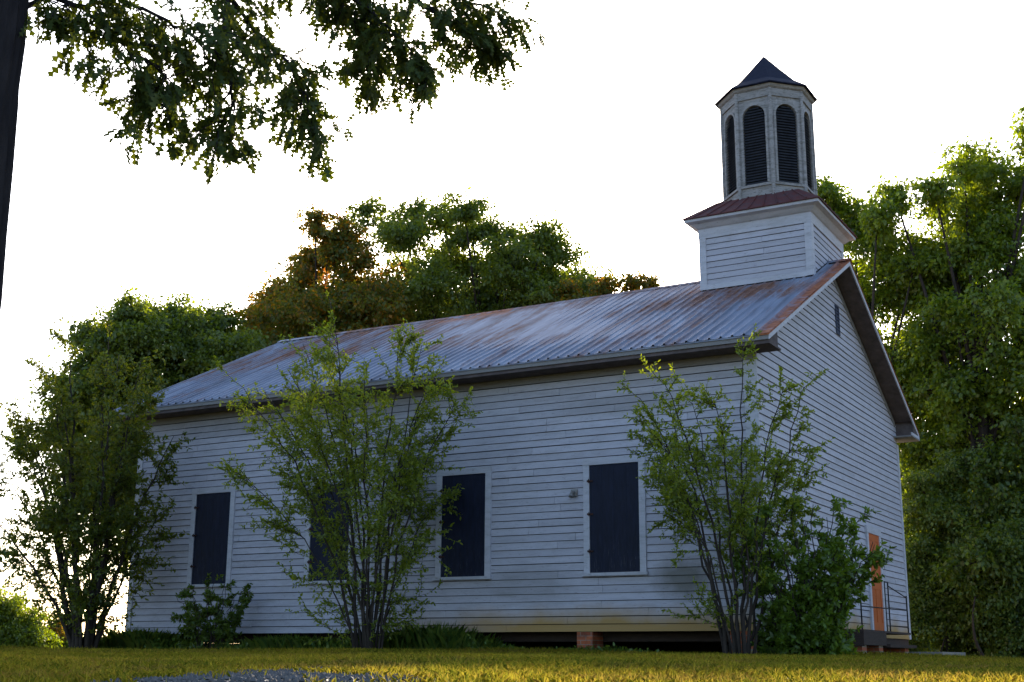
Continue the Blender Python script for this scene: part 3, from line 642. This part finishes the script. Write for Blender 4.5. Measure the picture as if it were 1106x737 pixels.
tree('bush', (-32.69, 12.67), [(-.32, 1.5, .79), (.25, .84, .79), (-1.05, 1.83, .93), (.8, .34, .65)], 'sunlit yellow green bush at the left edge beyond the tall shrub', 'light_tree_leaf', 31, gf, 1, .12, .5, .06, 'bush', nstem=4)
tree('bush', (-34.54, 16.22), [(-.09, .92, .7), (.5, .49, .54), (-.5, .55, .62)], 'low far bush seen between the left edge bush and the shrub stems', 'sunglow_tree_leaf', 32, gf, 1, .12, .5, .05, 'bush', nstem=4)

def shrub(name, base, height, radius, label, mat, seed, nst=12, leaf=.055, stem_r=.03, arch=.35, dens=1.0, lean=(0, 0), t0=.30, red=0, bark='bark', cat='shrub', keep=.9, group=None):
    rng = np.random.default_rng(seed); base = np.array([base[0], base[1], float(gh(base[0], base[1]))])
    root = thing(name, tuple(base), label, cat, group); sm = MB(); tm = MB(); P, D = [], []
    for i in range(nst):
        az = 2 * math.pi * (i + rng.uniform(-.3, .3)) / nst; rr = radius * math.sqrt(rng.uniform(.02, 1)) * .9
        b0 = base + np.array([math.cos(az), math.sin(az), 0]) * rng.uniform(.03, .22) - Z3 * .1
        top = height * (1 - .38 * (rr / radius) ** 1.6) * rng.uniform(.82, 1.0)
        if i % 5 == 4: top *= rng.uniform(.55, .8)
        tip = base + np.array([math.cos(az) * rr + lean[0], math.sin(az) * rr + lean[1], top])
        mid = b0 + np.array([math.cos(az) * rr * arch, math.sin(az) * rr * arch, top * .6]) + np.array([lean[0], lean[1], 0]) * .3
        pts = bez(b0, mid, tip, 14); pts[2:] += rng.normal(size=(12, 3)) * .025
        r0 = stem_r * rng.uniform(.6, 1.15); sm.tube(pts, list(np.linspace(r0, .005, 14)), 6)
        def side(p, d, ln, lvl):
            n = 6; q = [p]; dd = d.copy()
            for j in range(n):
                dd = unit(dd + rng.normal(size=3) * .14 + np.array([0, 0, .02 if lvl else .03 - .02 * j])); q.append(q[-1] + dd * ln / n)
            q = np.array(q); tm.tube(q, list(np.linspace(.006 if lvl == 0 else .0035, .0015, n + 1)), 3)
            if lvl < 1:
                for _ in range(int(2 + ln * 6)):
                    t = rng.uniform(.15, .95); k_ = min(n - 1, int(t * n)); pp = q[k_] + (q[k_ + 1] - q[k_]) * (t * n - k_)
                    side(pp, unit(unit(q[k_ + 1] - q[k_]) + rng.normal(size=3) * .6), ln * rng.uniform(.3, .6), lvl + 1)
            nl = int(dens * ln / .017)
            t = rng.uniform(.12, 1.0, nl) * n; k_ = np.minimum(n - 1, t.astype(int)); base_ = q[k_] + (q[k_ + 1] - q[k_]) * (t - k_)[:, None]
            ax_ = unit(q[k_ + 1] - q[k_]); P.append(base_ + rng.normal(size=(nl, 3)) * .008); D.append(ax_ * .6 + rng.normal(size=(nl, 3)) * .6 + np.array([0, 0, -.1]))
        ns = int(height * 4.2)
        for j in range(ns):
            t = rng.uniform(t0, 1.0) if rng.uniform() < keep else rng.uniform(.08, t0)
            k_ = min(12, int(t * 13)); pp = pts[k_] + (pts[k_ + 1] - pts[k_]) * (t * 13 - k_); ax_ = unit(pts[k_ + 1] - pts[k_])
            rad_ = pp - base; rad_[2] = 0; out = unit(rng.normal(size=3) * np.array([1, 1, .3]) + unit(rad_) * .8)
            side(pp, unit(out + ax_ * .7), rng.uniform(.25, .75) * (1.15 - .55 * t) * (radius / 1.8), 0)
    P = np.concatenate(P); D = np.concatenate(D); k_ = outside_church(P); P, D = P[k_], D[k_]
    ll = leaf * rng.uniform(.6, 1.3, len(P))
    sm.build('stems', bark, root, True); tm.build('twigs', bark, root)
    V = leaves(P, D, ll, ll * rng.uniform(.38, .55, len(P)), OVAL, rng).reshape(-1, 6, 3)
    if red:
        rd = (P[:, 2] > base[2] + height * .965)
        if rd.any(): np_mesh('reddish_leaves', V[rd].reshape(-1, 3), 6, 'red_leaf', root)
        V = V[~rd]
    np_mesh('foliage', V.reshape(-1, 3), 6, mat, root); return root
gs = 'tall shrubs along the church wall'
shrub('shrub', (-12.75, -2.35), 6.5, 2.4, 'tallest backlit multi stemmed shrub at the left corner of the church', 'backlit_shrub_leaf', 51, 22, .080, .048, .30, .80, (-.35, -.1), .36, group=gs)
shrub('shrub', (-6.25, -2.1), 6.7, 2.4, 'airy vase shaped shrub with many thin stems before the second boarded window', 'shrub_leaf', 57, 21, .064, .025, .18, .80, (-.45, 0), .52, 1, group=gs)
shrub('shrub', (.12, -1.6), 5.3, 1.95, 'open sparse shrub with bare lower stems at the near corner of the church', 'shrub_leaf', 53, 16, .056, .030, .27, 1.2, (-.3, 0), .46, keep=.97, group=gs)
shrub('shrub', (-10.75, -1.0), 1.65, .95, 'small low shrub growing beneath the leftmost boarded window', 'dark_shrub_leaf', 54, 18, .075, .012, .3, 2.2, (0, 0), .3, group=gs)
shrub('bush', (.95, -.95), 2.75, 1.2, 'dense leafy green bush at the near corner hiding the left of the gable', 'bush_leaf', 55, 34, .090, .022, .35, 1.25, (.05, 0), .12, cat='bush')

# near oak: trunk at the left, low boughs of pointed leaves across the top
ok = thing('oak_tree', (-.02, -15.2, float(gh(-.02, -15.2))), 'dark near oak whose trunk edges the left side and leafy boughs hang over the top', 'tree')
rng = np.random.default_rng(77); tm = MB(); bm_ = MB(); P, D = [], []
TRX, TRY = -.02, -15.25
pts = [(TRX, TRY, -1.0)] + [(TRX + .02 * math.sin(z) + .020 * (z - 4) * .87, TRY + .02 * math.cos(z * .8) + .020 * (z - 4) * .49, z) for z in np.linspace(-.4, 9.5, 24)]

nn = 44; tm.tube(pts, [.36] + list(np.linspace(.285, .19, 24)), nn)
fl = [1 + random.Random(i).uniform(-.07, .05) for i in range(nn)]
tm.v = [tuple(Vector(pts[i // nn]) + (Vector(q) - Vector(pts[i // nn])) * (fl[(i + (i // nn) // 5) % nn] + rnd.uniform(-.02, .02))) for i, q in enumerate(tm.v)]
tm.build('trunk', 'dark_bark', ok)
limbs = [
 [(-.02, -15.2, 4.0), (.15, -14.03, 4.85), (.55, -12.65, 5.17), (1.1, -11.65, 5.25), (1.43, -11.0, 5.32)],
 [(.19, -13.78, 4.91), (.48, -13.38, 4.38), (.71, -13.02, 4.01), (.79, -12.86, 3.66)],
 [(.62, -12.61, 5.15), (.98, -12.18, 4.72), (1.22, -11.93, 4.37)],
 [(.36, -13.45, 4.95), (.55, -13.69, 3.99), (.72, -13.7, 3.5), (.67, -13.8, 3.25)],
 [(-.02, -15.2, 3.9), (.25, -14.77, 3.89), (.39, -14.47, 3.68), (.58, -14.24, 3.52), (.50, -14.29, 3.3)],
 [(-.02, -15.2, 3.7), (.32, -14.73, 4.03), (.61, -14.22, 3.91), (.74, -13.92, 3.76)],
 [(.41, -12.96, 5.13), (.58, -12.17, 5.0), (.62, -11.92, 4.53)],
 [(.93, -11.98, 5.18), (1.16, -11.28, 5.09), (1.31, -10.96, 5.06)],
]
def leaf_spray(p, d, n):
    P.append(np.repeat(p[None], n, 0) + rng.normal(size=(n, 3)) * .02); D.append(np.repeat(d[None], n, 0) * .7 + rng.normal(size=(n, 3)) * .55 + np.array([0, 0, -.55]))
for li, lb in enumerate(limbs):
    lb = [np.array(q) for q in lb]; fine = []
    for a_, c_ in zip(lb[:-1], lb[1:]):
        for t in np.linspace(0, 1, 8, endpoint=False): fine.append(a_ + (c_ - a_) * t)
    fine.append(lb[-1]); fine = np.array(fine)
    fine[1:-1] = (fine[:-2] + fine[1:-1] * 2 + fine[2:]) / 4 + rng.normal(size=(len(fine) - 2, 3)) * .012
    r0 = .06 if li == 0 else .022
    bm_.tube(fine, list(np.linspace(r0, .006, len(fine))), 7)
    for i in range(3 if li not in (0,) else 8, len(fine)):
        for _ in range(2 if li in (3, 4, 5) else 3 if li in (0, 1) else 4):
            d = unit(unit(fine[i] - fine[i - 1]) * .6 + rng.normal(size=3) * np.array([.8, .8, .6]) + np.array([0, 0, -.25])); ln = rng.uniform(.15, .42)
            q = [fine[i]]
            for j in range(4): d = unit(d + rng.normal(size=3) * .15 + np.array([0, 0, -.10])); q.append(q[-1] + d * ln / 4)
            bm_.tube(q, [.006, .005, .004, .003, .002], 4)
            for j in range(2, 5): leaf_spray(np.array(q[j]), d, int(rng.integers(2, 6)) if j < 4 else int(rng.integers(5, 9)))
# upper crown, above the picture
for k_ in range(12):
    az = rng.uniform(0, 6.28); rr = rng.uniform(.6, 3.4); c_ = np.array([TRX + math.cos(az) * rr, TRY + math.sin(az) * rr, rng.uniform(6.6, 10)])
    st = np.array([TRX, TRY, rng.uniform(4.5, 8.5)]); bm_.tube(bez(st, (st + c_) / 2 + Z3 * .4, c_, 7), list(np.linspace(.06, .012, 7)), 5)
    for _ in range(14): leaf_spray(c_ + rng.normal(size=3) * np.array([.6, .6, .35]), unit(rng.normal(size=3)), 9)
bm_.build('branches', 'dark_bark', ok, True)
P = np.concatenate(P); D = np.concatenate(D); ll = .155 * rng.uniform(.65, 1.25, len(P))
np_mesh('leaves', leaves(P, D, ll, ll * rng.uniform(.38, .58, len(P)), OAK, rng), len(OAK), 'oak_leaf', ok)

# ------------------------------------------------------------------ grass and weeds
rng = np.random.default_rng(9)
def blades(P, h, wd, bend, rng):
    n = len(P); az = rng.uniform(0, 2 * np.pi, n); d = np.stack([np.cos(az), np.sin(az), 0 * az], 1); sd_ = np.stack([-np.sin(az), np.cos(az), 0 * az], 1)
    b0 = P - sd_ * wd[:, None] / 2; b1 = P + sd_ * wd[:, None] / 2
    m_ = P + Z3 * h[:, None] * .6 + d * (h * bend * .35)[:, None]; m0 = m_ - sd_ * wd[:, None] * .35; m1 = m_ + sd_ * wd[:, None] * .35
    tp = P + Z3 * h[:, None] * (1 - .25 * bend[:, None]) + d * (h * bend)[:, None]
    return np.stack([b0, b1, m1, tp, m0], 1).reshape(-1, 3)
n = 430000
s_ = 4.5 + 17 * rng.uniform(0, 1, n) ** .9; t_ = rng.uniform(-1, 1, n) * (3.5 + s_ * .48)
P2 = CAM2 + s_[:, None] * B_ + t_[:, None] * A_
thin = np.sin(P2[:, 0] * 1.9 + 2 * np.sin(P2[:, 1] * 1.1)) * .5 + .5
bare = np.exp(-(((s_ - 11) / 4) ** 2 + ((t_ - 4.2) / 1.6) ** 2))
k_ = (~on_drive(s_, t_)) & ~((P2[:, 0] > -14) & (P2[:, 0] < 0) & (P2[:, 1] > -.1)) & (rng.uniform(0, 1, n) > thin * .35 + bare * .45)
P2, s_ = P2[k_], s_[k_]; n = len(P2); tall = np.interp(s_, [4, 9, 17, 20, 22], [.05, .055, .085, .13, .16])
h = tall * rng.uniform(.5, 1.5, n); P3 = np.column_stack([P2, gh(P2[:, 0], P2[:, 1]) - .005])
tag(np_mesh('grass', blades(P3, h, rng.uniform(.003, .0075, n), rng.uniform(.1, .9, n), rng), 5, 'grass_blade'), 'short golden and green dry grass on the rise before the church', 'grass', kind='stuff')
V = []
n = 26000; x = rng.uniform(-14.6, -.8, n); y = -rng.uniform(.12, 1.25, n) ** 1.0
k_ = rng.uniform(0, 1, n) < np.interp(x, [-14, -6, -3.2, -1], [.9, .85, .6, .2]); x, y = x[k_], y[k_]; n = len(x)
hh = np.interp(x, [-14, -8, -4, -3, -1], [.48, .46, .42, .34, .2]) * rng.uniform(.4, 1.25, n) * (.7 + .5 * np.sin(x * 1.3) * np.sin(x * .5 + 1)) * (1 - .35 * rng.uniform(0, 1, n) ** 2)
Pg = np.column_stack([x, y, gh(x, y)])
tag(np_mesh('tall_grass', blades(Pg, hh * 1.15, rng.uniform(.003, .008, n), rng.uniform(.1, .7, n), rng), 5, 'weed_leaf'), 'tall green grass along the foot of the long church wall', 'grass', kind='stuff')
n2 = 22000; i = rng.integers(0, n, n2); Pw = Pg[i] + np.column_stack([rng.normal(size=n2) * .04, rng.normal(size=n2) * .04, hh[i] * rng.uniform(.1, .95, n2)]); ll = rng.uniform(.04, .095, n2)
tag(np_mesh('weeds', leaves(Pw, rng.normal(size=(n2, 3)) + Z3 * .4, ll, ll * .5, OVAL, rng), 6, 'weed_leaf'), 'broad leaved green weeds along the foot of the long church wall', 'weeds', kind='stuff')
